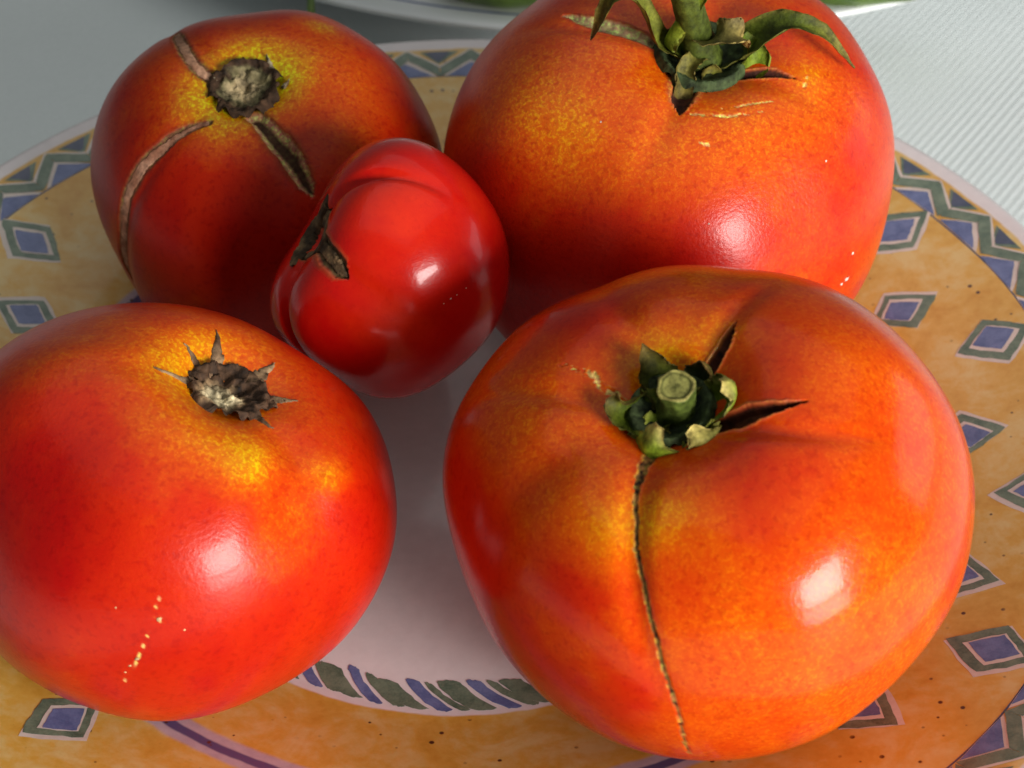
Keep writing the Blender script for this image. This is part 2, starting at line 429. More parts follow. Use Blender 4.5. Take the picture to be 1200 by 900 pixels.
        # blue triangle inside the tooth, cream line on one flank
        quads.append(([(12.0, a0 - h * .92), (12.0, a0 + h * .92), (pk - .12, a0 + h * .06), (pk - .12, a0 - h * .06)], 0, 0))
        o = rng.choice([-1, 1]) * .07
        quads.append(([(12.0, a0 + h * (-.84 + o)), (12.0, a0 + h * (.84 + o)), (pk - .25, a0 + h * (.06 + o)), (pk - .30, a0 + h * (-.06 + o))], 1, 2))
        # slate triangle between two teeth, its base outward
        av = a0 + h
        quads.append(([(12.77, av - h * .62), (12.77, av + h * .62), (12.37, av + h * .05), (12.40, av - h * .05)], 1, 1))
        quads.append(([(12.75, av - h * .36), (12.75, av + h * .46), (12.45, av + h * .1), (12.45, av - h * .02)], 2, 3))
    V, Fc, I = film(quads, 4)
    mesh_obj('zigzag_border', V, Fc, None, root, mats=MATS, midx=I)
    # thin dark line under the border
    th = np.linspace(0, 2 * np.pi, 361)[:-1]
    wv = .012 * np.sin(9 * th) + .008 * np.sin(23 * th)
    V = []
    for rr_ in (11.965, 12.0):
        for a, w_ in zip(th, wv): V.append(((rr_ + w_) * math.cos(a), (rr_ + w_) * math.sin(a), float(pz(rr_ + w_)) + .25 + .003))
    mesh_obj('border_line', V, grid_faces(2, 360, True), M_TRI, root)
    # rope band round the well: green leaves and blue slashes, all leaning one way
    quads = []; nr = 33; step = 2 * math.pi / nr
    for k in range(nr):
        a = math.radians(-111.3) + k * step; ln = math.radians(7)
        j = lambda s=.03: rng.normal(0, s)
        r0, r1 = 5.72 + j(), 6.46 + j(.02); w = math.radians(2.9 + j(.2))
        quads.append(([(r0, a), (r0 + .02, a + w), (r1, a + ln + w), (r1 + .01, a + ln)], 1, 2))
        g0 = a + math.radians(3.6); g1 = a + step - math.radians(.7)
        r0 = 5.74 + j(.05); r0b = 5.76 + j(.05)
        gm = g0 + (g1 - g0) * rng.uniform(.2, .45); gap = math.radians(rng.uniform(.15, .6)) if rng.random() < .6 else 0
        quads.append(([(r0, g0), (r0 + .05, gm), (r1 - .02, gm + ln), (r1, g0 + ln)], 1, 1))
        quads.append(([(r0b, gm + gap), (r0b + j(.05), g1), (r1 + j(.02), g1 + ln * .95), (r1, gm + ln - .002)], 1, 1))
    V, Fc, I = film(quads, 8, .10, .012, -.07)
    mesh_obj('rope_border', V, Fc, None, root, mats=MATS, midx=I)
build_plate()

# ------------------------------------------------------------------ tomatoes
U_POS = [0, .5, 1.0, 1.5, 2.0]
U_RGB = np.array([(.46, .003, .002), (.60, .020, .002), (.72, .088, .002), (.74, .22, .003), (.74, .40, .010)]) * np.array([.86, .86, .7])
def ripeness(u):
    u = np.clip(u, 0, 2); return np.stack([np.interp(u, U_POS, U_RGB[:, i]) for i in range(3)], 1)

def poly_dist(P, line):
    """distance of every point to a polyline, and the position 0..1 along it, and the signed side"""
    best = np.full(len(P), 1e9); par = np.zeros(len(P)); n = len(line) - 1
    lo, hi = line.min(0) - .6, line.max(0) + .6
    idx = np.where(((P > lo) & (P < hi)).all(1))[0]
    Q = P[idx]; b = np.full(len(Q), 1e9); pr = np.zeros(len(Q))
    for i in range(n):
        A, B = line[i], line[i + 1]; d = B - A
        t = np.clip((Q - A) @ d / (d @ d + 1e-12), 0, 1)
        ds = np.linalg.norm(Q - A - t[:, None] * d, axis=1)
        m = ds < b; b[m] = ds[m]; pr[m] = (i + t[m]) / n
    best[idx] = b; par[idx] = pr
    return best, par

def on_fruit(T, pts, n, jit=0.0, seed=0):
    q = catmull([(math.radians(a) * math.cos(math.radians(b)), math.radians(a) * math.sin(math.radians(b))) for a, b in pts], n)
    if jit:
        r_ = np.random.default_rng(seed)
        w = np.cumsum(r_.normal(0, 1, (n, 2)), 0); w = w - np.linspace(0, 1, n)[:, None] * w[-1]
        q = q + jit * w / (np.abs(w).max() + 1e-9) + r_.normal(0, jit * .25, (n, 2))
    t = np.hypot(q[:, 0], q[:, 1]); th = np.arctan2(q[:, 1], q[:, 0])
    return t, th

FEAT = {
 'A': dict(u0=.66, sh=(.85, 16), noise=.16, gain=(.72, .70, .7), blobs=[  # gain lowers the skin colour to carry the shade on its front
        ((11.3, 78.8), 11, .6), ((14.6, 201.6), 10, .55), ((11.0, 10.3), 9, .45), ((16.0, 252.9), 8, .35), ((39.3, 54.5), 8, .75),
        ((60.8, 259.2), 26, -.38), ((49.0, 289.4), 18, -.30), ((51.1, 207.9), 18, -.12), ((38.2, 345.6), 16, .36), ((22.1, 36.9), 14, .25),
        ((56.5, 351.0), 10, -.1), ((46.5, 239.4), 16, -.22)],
      cracks=[dict(p=[(6.3, 155.7), (12.0, 156.6), (20.6, 146.7), (40.0, 132.8), (54.7, 127.4)], w=(.13, .16, .15, .13, .05), d=.06, style='bed'),
              dict(p=[(15.3, 233.6), (23.2, 221.9), (33.9, 218.7), (45.7, 216.9), (58.6, 218.2), (71.9, 220.1), (88.7, 220.1), (99.5, 225.5)], w=(.08, .11, .14, .155, .14, .12, .10, .04), d=.055, style='bed'),
              dict(p=[(10.6, 289.8), (21.7, 298.8), (30.3, 301.5), (38.2, 301.5), (42.9, 301.5)], w=(.18, .22, .22, .15, .02), d=.15, style='walled')]),
 'B': dict(u0=.72, sh=(.20, 24), noise=.15, blobs=[
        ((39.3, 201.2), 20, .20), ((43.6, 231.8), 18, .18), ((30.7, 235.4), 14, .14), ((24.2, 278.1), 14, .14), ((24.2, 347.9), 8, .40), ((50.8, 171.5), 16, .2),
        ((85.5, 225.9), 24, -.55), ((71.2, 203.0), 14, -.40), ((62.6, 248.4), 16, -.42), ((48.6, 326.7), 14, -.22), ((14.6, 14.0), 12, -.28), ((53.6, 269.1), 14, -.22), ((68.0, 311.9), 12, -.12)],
      cracks=[dict(p=[(37.8, 157.1), (26.0, 160.7), (16.0, 162.0), (9.2, 163.8)], w=(.02, .15, .14, .10), d=.10, style='pale'),
              dict(p=[(7.7, 330.3), (14.2, 341.6), (20.6, 342.9)], w=(.12, .10, .01), d=.12, style='open'),
              dict(p=[(7.4, 244.8), (13.5, 250.2), (18.5, 252.0)], w=(.24, .20, .02), d=.14, style='open'),
              dict(p=[(17.8, 256.9), (17.4, 275.9), (18.5, 292.1), (20.6, 308.7)], w=(.01, .035, .03, .01), d=.02, style='scratch'),
              dict(p=[(15.3, 280.8), (16.7, 303.8), (19.2, 317.7)], w=(.01, .02, .01), d=.015, style='scratch'),
              dict(p=[(25.3, 265.5), (25.3, 270.5), (24.9, 274.5)], w=(.01, .03, .01), d=.015, style='scratch'),
              dict(p=[(23.2, 337.5), (23.5, 342.0), (23.5, 347.0)], w=(.01, .03, .01), d=.015, style='scratch')]),
 'C': dict(u0=.06, sh=(.25, 20), noise=.08, gain=(1.42, 1.5, 2.0), blobs=[
        ((68.3, 294.3), 14, .22), ((61.9, 350.1), 26, .22), ((86.2, 302.9), 12, .22), ((117.1, 313.7), 22, -.1), ((37.8, 5.9), 10, .12)],
      cracks=[dict(p=[(22.4, 58.5), (14.2, 63.0), (11.3, 327.2), (9.2, 215.6)], w=(.05, .22, .28, .10), d=.10, style='brown'),
              dict(p=[(11.3, 327.2), (28.2, 312.8), (38.2, 308.2), (44.7, 306.9)], w=(.18, .21, .17, .02), d=.10, style='brown')]),
 'D': dict(u0=.50, sh=(.64, 18), noise=.15, blobs=[
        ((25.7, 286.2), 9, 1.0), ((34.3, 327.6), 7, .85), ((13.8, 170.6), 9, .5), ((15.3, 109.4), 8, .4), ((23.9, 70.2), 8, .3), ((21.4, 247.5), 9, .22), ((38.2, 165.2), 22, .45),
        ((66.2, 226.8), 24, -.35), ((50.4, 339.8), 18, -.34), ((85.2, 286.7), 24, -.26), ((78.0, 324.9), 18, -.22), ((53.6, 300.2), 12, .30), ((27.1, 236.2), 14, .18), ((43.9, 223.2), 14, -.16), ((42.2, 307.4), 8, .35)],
      cracks=[dict(p=[(63.7, 266.9), (75.5, 267.8), (87.3, 267.8), (95.9, 267.3)], w=(.002, .006, .02, .005), d=.008, style='scratch'),
              dict(p=[(73.3, 267.3), (72.3, 269.1), (72.3, 270.9)], w=(.01, .035, .01), d=.03, style='scratch')]),
 'E': dict(u0=.82, sh=(.12, 16), noise=.14, blobs=[
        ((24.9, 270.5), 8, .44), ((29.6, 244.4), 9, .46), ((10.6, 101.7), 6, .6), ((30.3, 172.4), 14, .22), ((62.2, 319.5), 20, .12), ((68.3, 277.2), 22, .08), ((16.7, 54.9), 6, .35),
        ((56.1, 204.3), 20, -.58), ((81.6, 223.7), 20, -.50), ((18.9, 10.3), 11, -.22), ((45.4, 240.3), 12, -.36), ((28.5, 110.7), 12, -.24), ((21.7, 299.2), 14, -.18), ((44.3, 268.7), 8, -.15), ((30.3, 140.9), 12, -.1), ((51.5, 183.2), 10, -.25), ((65.8, 253.4), 12, -.25)],  # redder lower left: own colour plus shade, both set in the skin
      cracks=[dict(p=[(8.1, 249.8), (12.0, 248.4), (18.9, 251.1), (26.0, 253.8), (32.8, 255.2), (39.6, 257.4), (47.9, 259.2), (56.5, 260.6), (66.2, 261.5), (77.3, 261.9), (98.1, 260.1)],
                   w=(.11, .07, .036, .032, .032, .040, .038, .034, .030, .026, .020), d=.028, style='line', jit=.010),
              dict(p=[(6.3, 36.0), (10.6, 41.9), (15.3, 45.5), (21.0, 48.6)], w=(.08, .125, .105, .01), d=.16, style='open'),
              dict(p=[(8.1, 323.1), (14.2, 337.1), (20.3, 342.9), (26.7, 348.3)], w=(.17, .145, .085, .01), d=.18, style='open'),
              dict(p=[(7.0, 161.6), (10.6, 155.2), (14.9, 152.6), (22.4, 150.8)], w=(.05, .04, .03, .01), d=.03, style='scratch', jit=.02)]),
}
RES = {'A': (300, 520), 'B': (320, 560), 'C': (260, 400), 'D': (300, 520), 'E': (340, 680)}
BASE = {}

def build_body(k, root, base):
    T, Fz = TOM[k], FEAT[k]
    nt_, nh = RES[k]
    s = np.linspace(0, 1, nt_); t = .004 + (np.pi - .008) * (.55 * s + .45 * s ** 1.9)
    th = np.linspace(0, 2 * np.pi, nh, endpoint=False)
    tg, hg = np.meshgrid(t, th, indexing='ij')
    G = surf(T, tg, hg)
    dt = np.gradient(G, axis=0); dh = np.roll(G, -1, 1) - np.roll(G, 1, 1)
    Nn = np.cross(dt, dh); Nn /= np.linalg.norm(Nn, axis=-1, keepdims=True) + 1e-12
    P = G.reshape(-1, 3); Nn = Nn.reshape(-1, 3); tf, hf = tg.ravel(), hg.ravel()
    if ((P * Nn).sum(1)).mean() < 0: Nn = -Nn
    st, ct = np.sin(tf), np.cos(tf)
    sh, shw = Fz['sh']; sd = T['seed']
    u = Fz['u0'] + sh * np.exp(-(tf / math.radians(shw)) ** 2)
    u += Fz['noise'] * (.8 * vnoise(P, .55, sd) + .6 * vnoise(P, 1.3, sd + 1) + .35 * vnoise(P, 3.0, sd + 2))
    # meridional streaks run from the crown down the flesh walls
    D3 = np.stack([np.cos(hf) * 3.2, np.sin(hf) * 3.2, tf * .8], 1)
    u += .7 * Fz['noise'] * vnoise(D3, 1.6, sd + 5) * np.clip(st * 1.6, 0, 1) + .4 * Fz['noise'] * vnoise(D3, 4.2, sd + 6) * np.clip(st * 1.3, 0, 1)
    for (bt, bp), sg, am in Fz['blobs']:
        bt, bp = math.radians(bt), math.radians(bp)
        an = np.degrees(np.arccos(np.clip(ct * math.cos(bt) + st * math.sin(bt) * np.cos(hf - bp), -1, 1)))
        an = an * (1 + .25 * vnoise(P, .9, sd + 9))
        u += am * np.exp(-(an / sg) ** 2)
    u += .05 * fbm(P, 7, 2, sd + 3)
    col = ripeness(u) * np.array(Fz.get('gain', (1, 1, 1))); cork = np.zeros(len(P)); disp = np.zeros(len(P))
    for ci, c in enumerate(Fz['cracks']):
        lt, lh = on_fruit(T, c['p'], 90, c.get('jit', .004), ci + 7)
        line = surf(T, lt, lh)
        d, par = poly_dist(P, line)
        w = np.interp(par, np.linspace(0, 1, len(c['w'])), c['w']) * (1 + .16 * vnoise(P, 3.5, ci) + .08 * vnoise(P, 9, ci + 1))
        x = d / np.maximum(w, 1e-4)
        ins = np.clip((1.12 - x) / .3, 0, 1); core = np.clip((.75 - x) / .5, 0, 1)
        lip = np.exp(-((x - 1.15) / .3) ** 2) * (d < .5) * np.clip(w / .04, 0, 1)
        nz = fbm(P, 12, 3, ci + 20)[:, None]
        sty = c['style']
        if sty == 'open': cin = np.array([.055, .013, .006]) * (1 + .6 * nz); clip_ = np.array([.40, .17, .07]); la = .45
        elif sty == 'walled': cin = (np.array([.42, .19, .12]) * np.clip((x - .25) / .3, 0, 1)[:, None] + np.array([.05, .022, .012]) * np.clip((.55 - x) / .3, 0, 1)[:, None]) * (1 + .5 * nz); clip_ = np.array([.10, .03, .012]); la = .5
        elif sty == 'bed': cin = np.array([.15, .06, .03]) * (1 + .5 * nz); clip_ = np.array([.14, .03, .012]); la = .4
        elif sty == 'pale': cin = np.array([.36, .22, .12]) * (1 + .5 * nz); clip_ = np.array([.10, .025, .008]); la = .6
        elif sty == 'brown': cin = np.array([.11, .06, .028]) * (1 + .8 * nz); clip_ = np.array([.32, .10, .03]); la = .5
        elif sty == 'line': cin = np.array([.20, .085, .025]) * (1 + 1.1 * nz); clip_ = np.array([.46, .24, .06]) * (1 + .6 * nz); la = .6
        else: cin = np.array([.62, .34, .12]) * (1 + .5 * nz); clip_ = np.array([.5, .15, .03]); la = .4
        if sty in ('scratch',):
            ins = ins * (vnoise(P, 11, ci + 31) > -.15)
        if sty == 'line': lip = lip * np.clip(.5 + 1.2 * vnoise(P, 8, 41), 0, 1)
        col = col * (1 - la * lip[:, None]) + np.clip(clip_, 0, 1) * la * lip[:, None]
        col = col * (1 - ins[:, None]) + np.clip(cin, .003, 1) * ins[:, None]
        cork = np.maximum(cork, np.maximum(ins, .5 * lip))
        disp += -c['d'] * (.45 * ins + .55 * core) + .10 * c['d'] * lip
    # skin darkens to a green-brown ring right at the stem attachment
    P2 = P + Nn * disp[:, None] + (np.array(T['c']) - base)
    Fq = grid_faces(nt_, nh, True)
    n = len(P2)
    top = P2[:nh].mean(0); bot = P2[-nh:].mean(0)
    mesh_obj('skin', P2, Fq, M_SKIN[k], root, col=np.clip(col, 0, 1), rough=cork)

def crown_frame(k):
    T = TOM[k]; Fm = frame(T); o = surf(T, np.array([.01]), np.array([0.]))[0] + np.array(T['c'])
    return o, Fm

def strip_part(name, k, root, base, pts, widths, cols, lift=.02, arch=.05, n=44, m=9, jit=.006, seed=0, depth=0.0, parent=None):
    """a corky band lying on the fruit along pts"""
    T = TOM[k]; t, th = on_fruit(T, pts, n, jit, seed)
    C0 = surf(T, t, th); r_ = np.random.default_rng(seed + 50)
    tang = np.gradient(C0, axis=0); nrm = C0 / np.linalg.norm(C0, axis=1, keepdims=True)
    side = np.cross(tang, nrm); side /= np.linalg.norm(side, axis=1, keepdims=True)
    w = np.interp(np.linspace(0, 1, n), np.linspace(0, 1, len(widths)), widths)
    wl = w * (1 + .12 * r_.normal(0, 1, n)); wr = w * (1 + .12 * r_.normal(0, 1, n))
    V, Cc = [], []
    for j in range(m):
        f = j / (m - 1) * 2 - 1
        off = np.where(f < 0, wl, wr) * f
        # drop each point back to the surface: same direction, the fruit's own radius
        Q = C0 + side * off[:, None]
        Fm = frame(T); L = Q @ Fm; tq = np.arccos(np.clip(L[:, 2] / np.linalg.norm(L, axis=1), -1, 1)); hq = np.arctan2(L[:, 1], L[:, 0])
        # the stretched shape is not a sphere: correct the polar angle by two fixed-point steps
        tt_, hh_ = tq.copy(), hq.copy()
        for _ in range(6):
            S = surf(T, tt_, hh_); LS = S @ Fm
            ts = np.arccos(np.clip(LS[:, 2] / np.linalg.norm(LS, axis=1), -1, 1)); hs = np.arctan2(LS[:, 1], LS[:, 0])
            tt_ = np.clip(tt_ + (tq - ts), .002, 3.1); hh_ = hh_ + np.angle(np.exp(1j * (hq - hs)))
        S = surf(T, tt_, hh_)
        nn = S / np.linalg.norm(S, axis=1, keepdims=True)
        h = lift - (.10 if abs(f) > .99 else 0) + arch * (1 - f * f) - depth * (1 - abs(f)) ** .7
        h = h + .014 * fbm(S, 6, 3, seed + 3) * (1 - .3 * abs(f))
        V.append(S + nn * np.asarray(h)[..., None] + (np.array(T['c']) - base))
        mixv = np.clip(.5 + .8 * fbm(S, 5, 3, seed + 8) - .35 * abs(f) ** 3, 0, 1)[:, None]
        Cc.append(np.array(cols[0]) * (1 - mixv) + np.array(cols[1]) * mixv)
    V = np.stack(V, 1).reshape(-1, 3); Cc = np.stack(Cc, 1).reshape(-1, 3)
    return mesh_obj(name, V, grid_faces(n, m), M_CORK, parent or root, col=Cc)

def disc_part(name, k, root, base, R, cols, seed, lift=.03, ring=.1, squash=1.0, ragged=.14, cup=0.0, off=(0, 0), plug=(0, 0), rough=1.0, gscale=1.0):
    """the torn stem scar at the crown: pale corky plug inside a dark broken ring. cols: centre, mid, edge"""
    o, Fm = crown_frame(k); T = TOM[k]
    nr, nh = 40, 110; V, Cc = [], []
    r_ = np.random.default_rng(seed)
    ph = r_.uniform(0, 6.28, 6)
    for i in range(nr):
        f = (i + .3) / (nr - 1 + .3)
        for j in range(nh):
            a = 2 * math.pi * j / nh
            rag = 1 + ragged * f ** 2 * (math.sin(3 * a + ph[0]) * .5 + math.sin(5 * a + ph[1]) * .5 + math.sin(9 * a + ph[2]) * .35 + math.sin(14 * a + ph[3]) * .3)
            V.append((R * f * rag * math.cos(a) + off[0], R * f * rag * squash * math.sin(a) + off[1], 0))
    L = np.array(V); f = np.hypot(L[:, 0] - off[0], L[:, 1] - off[1]) / R
    # sit on the fruit: find surface height for each (x, y) in the crown frame
    rr_ = np.hypot(L[:, 0], L[:, 1]); hh_ = np.arctan2(L[:, 1], L[:, 0])
    tt_ = (np.maximum(rr_, 1e-3) / T['a']) ** (1 / T['e'])
    for _ in range(8):
        S = surf(T, tt_, hh_) @ Fm; q = np.hypot(S[:, 0], S[:, 1]); tt_ = np.clip(tt_ * np.clip(np.maximum(rr_, 1e-3) / np.maximum(q, 1e-4), .5, 2), 1e-4, 1.2)
    S = surf(T, tt_, hh_) @ Fm
    z = S[:, 2] + lift + ring * np.exp(-((f - .8) / .12) ** 2) + cup * np.exp(-(f / .45) ** 2)
    z += rough * (.09 * fbm(L, 4.5, 4, seed) * np.clip(1.2 - f, 0, 1) + .07 * fbm(L, 8, 3, seed + 2) + .05 * np.abs(vnoise(L, 13, seed + 3)))
    z -= (lift + .08) * np.clip((f - .86) / .14, 0, 1.2)
    W = np.stack([L[:, 0], L[:, 1], z], 1) @ Fm.T + (np.array(T['c']) - base)
    nz = fbm(L, 5, 4, seed + 4); f = np.hypot(L[:, 0] - off[0] - plug[0], L[:, 1] - off[1] - plug[1]) / R * gscale
    g = np.clip((f + .16 * nz - .30) / .30, 0, 1)[:, None]; g2 = np.clip((f + .16 * nz - .58) / .16, 0, 1)[:, None]
    C = np.array(cols[0]) * (1 - g) + np.array(cols[1]) * g; C = C * (1 - g2) + np.array(cols[2]) * g2
    C = C * (1 + .75 * fbm(L, 8, 3, seed + 6))[:, None]
    return mesh_obj(name, W, grid_faces(nr, nh, True), M_CORK, root, col=np.clip(C, .004, 1))

def ribbon(name, k, root, base, pts, widths, cols, cup=.25, thick=.05, up=(0, 0, 1), seed=0, n=28, m=9, curl=0.0, tipdry=.35):
    """a sepal: a cupped, slightly wavy leaf blade along a curve given in the crown frame"""
    o, Fm = crown_frame(k); r_ = np.random.default_rng(seed)
    c = catmull(pts, n); tang = np.gradient(c, axis=0); tang /= np.linalg.norm(tang, axis=1, keepdims=True)
    upv = np.array(up, float)
    side = np.cross(tang, upv); ln = np.linalg.norm(side, axis=1, keepdims=True)
    for i in range(n):                                   # keep the frame continuous through vertical stretches
        if ln[i] < .25 and i: side[i] = side[i - 1] * ln[i - 1]; ln[i] = np.linalg.norm(side[i])
        if i and side[i] @ side[i - 1] < 0: side[i] = -side[i]
    side /= np.linalg.norm(side, axis=1, keepdims=True)
    for _ in range(3): side[1:-1] = (side[:-2] + side[1:-1] + side[2:]) / 3; side /= np.linalg.norm(side, axis=1, keepdims=True)
    nor = np.cross(side, tang)
    s = np.linspace(0, 1, n); w = np.interp(s, np.linspace(0, 1, len(widths)), widths) * .5
    V, Cc = [], []
    for lay in (0, 1):
        for i in range(n):
            for j in range(m):
                f = j / (m - 1) * 2 - 1
                ww = w[i] * (1 + .10 * math.sin(7 * s[i] * 3 + seed + (2 if f > 0 else 0)) + .06 * r_.normal() * (abs(f) > .9))
                hgt = cup * w[i] * 2 * (f * f) + .04 * w[i] * math.sin(9 * s[i] + 3 * f + seed)
                edge = (1 - abs(f) ** 3)
                hgt += (lay - .5) * thick * (.25 + .75 * edge) * min(1, w[i] / .08)
                p = c[i] + side[i] * ww * f * math.cos(curl * f) + nor[i] * hgt
                V.append(p)
                vein = .18 * math.exp(-(f / .15) ** 2)
                dry = min(1, max(0, (s[i] - (1 - tipdry)) / tipdry)) ** 1.3 if tipdry > 0 else 0
                dry = min(1, dry + .35 * max(0, abs(f) - .7) / .3)
                cc = np.array(cols[0]) * (1 - dry) + np.array(cols[1]) * dry
                Cc.append(cc * (1 + vein + (.25 if lay == 0 else 0)))
    V = np.array(V); Cc = np.array(Cc)
    Cc *= .82 * (1 + .5 * fbm(V, 5, 3, seed + 2))[:, None]
    V = V + .02 * np.stack([vnoise(V, 6, seed + i) for i in range(3)], 1)
    a = grid_faces(n, m); b = a[:, ::-1] + n * m
    ed = []
    for i in range(n - 1):
        ed.append((i * m, (i + 1) * m, (i + 1) * m + n * m, i * m + n * m)); ed.append((i * m + m - 1, i * m + m - 1 + n * m, (i + 1) * m + m - 1 + n * m, (i + 1) * m + m - 1))
    for j in range(m - 1):
        ed.append(((n - 1) * m + j, (n - 1) * m + j + 1, (n - 1) * m + j + 1 + n * m, (n - 1) * m + j + n * m))
    Fc = np.vstack([a, b, np.array(ed)])
    W = V @ Fm.T + o - base
    return mesh_obj(name, W, Fc, M_LEAF, root, col=np.clip(Cc, .003, 1))

def stalk(name, k, root, base, pts, radii, cols, seed=0, cut=None, n=30, m=36):
    """a ridged green stalk along a curve in the crown frame; cut = colour pair of a clean cut end"""
    o, Fm = crown_frame(k)
    c = catmull(pts, n); tang = np.gradient(c, axis=0); tang /= np.linalg.norm(tang, axis=1, keepdims=True)
    ref = np.array([1., .2, 0]); V, Cc = [], []
    rr_ = np.interp(np.linspace(0, 1, n), np.linspace(0, 1, len(radii)), radii)
    for i in range(n):
        s1 = np.cross(tang[i], ref); s1 /= np.linalg.norm(s1); s2 = np.cross(tang[i], s1)
        for j in range(m):
            a = 2 * math.pi * j / m
            r1 = rr_[i] * (1 + .03 * math.cos(5 * a + seed) + .02 * math.cos(9 * a))
            V.append(c[i] + r1 * (math.cos(a) * s1 + math.sin(a) * s2))
            f = i / (n - 1); Cc.append(np.array(cols[0]) * (1 - f) + np.array(cols[1]) * f)
    if cut is not None:
        e = c[-1]; s1 = np.cross(tang[-1], ref); s1 /= np.linalg.norm(s1); s2 = np.cross(tang[-1], s1)
        for fr, dz, cc in ((.95, .015, cut[1]), (.84, .02, cut[1]), (.76, .0, cut[0]), (.62, .005, cut[2]), (.36, -.01, cut[2]), (.02, .0, cut[0])):
            for j in range(m):
                a = 2 * math.pi * j / m
                V.append(e + rr_[-1] * fr * (math.cos(a) * s1 + math.sin(a) * s2) + tang[-1] * dz); Cc.append(np.array(cc))
        n = n + 6
    V = np.array(V); Cc = np.array(Cc) * (1 + .4 * fbm(V, 6, 3, seed + 4))[:, None]
    V = V + .018 * np.stack([vnoise(V, 7, seed + i) for i in range(3)], 1)
    return mesh_obj(name, V @ Fm.T + o - base, grid_faces(n, m, True), M_LEAF, root, col=np.clip(Cc, .003, 1))

def specks(k, root, base, spots, colr, seed):
    """tiny crumbs of dry soil and scab, or sparkles set as pale lumps, on the skin, one small lump each"""
    T = TOM[k]; r_ = np.random.default_rng(seed)
    for (a, b), sz in spots:
        c = surf(T, np.array([math.radians(a)]), np.array([math.radians(b)]))[0]
        n = unit(c); e1 = unit(np.cross(n, (0, 0, 1.))); e2 = np.cross(n, e1)
        V = []
        for i in range(4):
            f = i / 3 * math.pi / 2
            for j in range(8):
                q = 2 * math.pi * j / 8; rj = sz * math.cos(f * .98) * (1 + .3 * r_.normal())
                V.append(c + e1 * rj * math.cos(q) * 1.3 + e2 * rj * math.sin(q) + n * (sz * .5 * math.sin(f) - .002))
        V = np.array(V) + np.array(T['c']) - base
        mesh_obj('crumb_or_sparkle', V, grid_faces(4, 8, True), M_CORK, root, col=np.tile(np.array(colr), (len(V), 1)))

LAB = {
 'A': 'dark red-orange tomato with three brown corky scars running from its stem scar',
 'B': 'large orange-red tomato with long curling green sepals, partly cut off by the frame top',
 'C': 'small glossy bright red lobed tomato lying sideways on top between the others',
 'D': 'red tomato with yellow shoulder and brown star-shaped stem scar, at front left',
 'E': 'big orange tomato with a cut green stem stub and a long crack down its front'}
ROOT = {}
for k in 'ABCDE':
    T = TOM[k]; P = surf(T, np.linspace(.05, 3.1, 60)[:, None], np.linspace(0, 6.28, 80)[None]).reshape(-1, 3)
    lowest = P[P[:, 2].argmin()] + np.array(T['c'])
    BASE[k] = lowest
    ROOT[k] = thing('tomato', LAB[k], 'tomato', lowest, 'tomatoes heaped on the painted plate')
    build_body(k, ROOT[k], lowest)

# ---- dark red tomato: torn stem scar, three corky scars
k = 'A'; r, b = ROOT[k], BASE[k]
disc_part('stem_scar', k, r, b, .80, ((.30, .23, .125), (.15, .13, .06), (.05, .026, .013)), 5, gscale=1.15, lift=.09, ring=.05, ragged=.20, cup=.02, squash=.90)
strip_part('scar', k, r, b, FEAT[k]['cracks'][0]['p'], (.12, .15, .14, .12, .05), ((.22, .10, .055), (.42, .23, .14)), lift=-.035, arch=.005, seed=1)
strip_part('scar', k, r, b, FEAT[k]['cracks'][1]['p'], (.07, .10, .13, .145, .13, .11, .09, .035), ((.25, .10, .055), (.44, .23, .145)), lift=-.03, arch=.005, seed=2, n=70)
for q, (p0, p1, w0) in enumerate((((8.1, 36.9), (11.7, 63.5), .07), ((10.3, 355.5), (12.0, 7.2), .06), ((7.0, 163.8), (9.2, 155.7), .06))):
    strip_part('sepal_stub', k, r, b, [p0, p1], (w0, w0 * .7, .01), ((.10, .06, .03), (.40, .34, .22)), lift=.05, arch=.05, n=12, seed=20 + q)

# ---- front-left tomato: star-shaped scar
k = 'D'; r, b = ROOT[k], BASE[k]
disc_part('stem_scar', k, r, b, .74, ((.60, .50, .30), (.22, .14, .07), (.055, .028, .014)), 8, gscale=1.3, lift=.085, ring=.03, ragged=.30, cup=.05, off=(0.06, .02), plug=(-.12, -.16))
for q, (pa, pb, pc, w0) in enumerate((((4.2, 157.1), (9.9, 182.7), (17.4, 186.8), .07), ((4.9, 135.5), (9.5, 139.1), (14.9, 139.5), .075), ((6.3, 105.8), (11.7, 106.2), (19.6, 105.3), .11),
        ((6.3, 46.4), (10.6, 50.4), (16.7, 52.2), .13), ((7.4, 8.1), (11.7, 7.7), (16.7, 6.3), .10), ((6.3, 335.7), (10.6, 323.6), (15.3, 322.7), .07))):
    strip_part('sepal_stub', k, r, b, [pa, pb, pc], (w0 * 1.7, w0 * 1.15, .012), ((.09, .045, .022), (.30, .19, .10)), lift=-.01, arch=.035, n=20, seed=40 + q)
for q, (pa, pb, pc, w0) in enumerate((((5.2, 101.7), (6.3, 135.0), (7.7, 175.5), .12), ((5.2, 67.0), (8.1, 56.3), (8.5, 40.5), .13), ((4.5, 15.3), (8.8, 2.7), (10.6, 348.3), .16))):
    strip_part('scar', k, r, b, [pa, pb, pc], (w0, w0 * 1.1, w0 * .6), ((.08, .04, .02), (.30, .18, .10)), lift=.01, arch=.05, n=20, seed=60 + q)
specks(k, r, b, (((89.5, 266.9), .022), ((86.6, 267.8), .03), ((92.3, 266.4), .018), ((72.3, 269.1), .03), ((73.3, 258.3), .014), ((73.7, 275.9), .014)), (.62, .42, .2), 3)

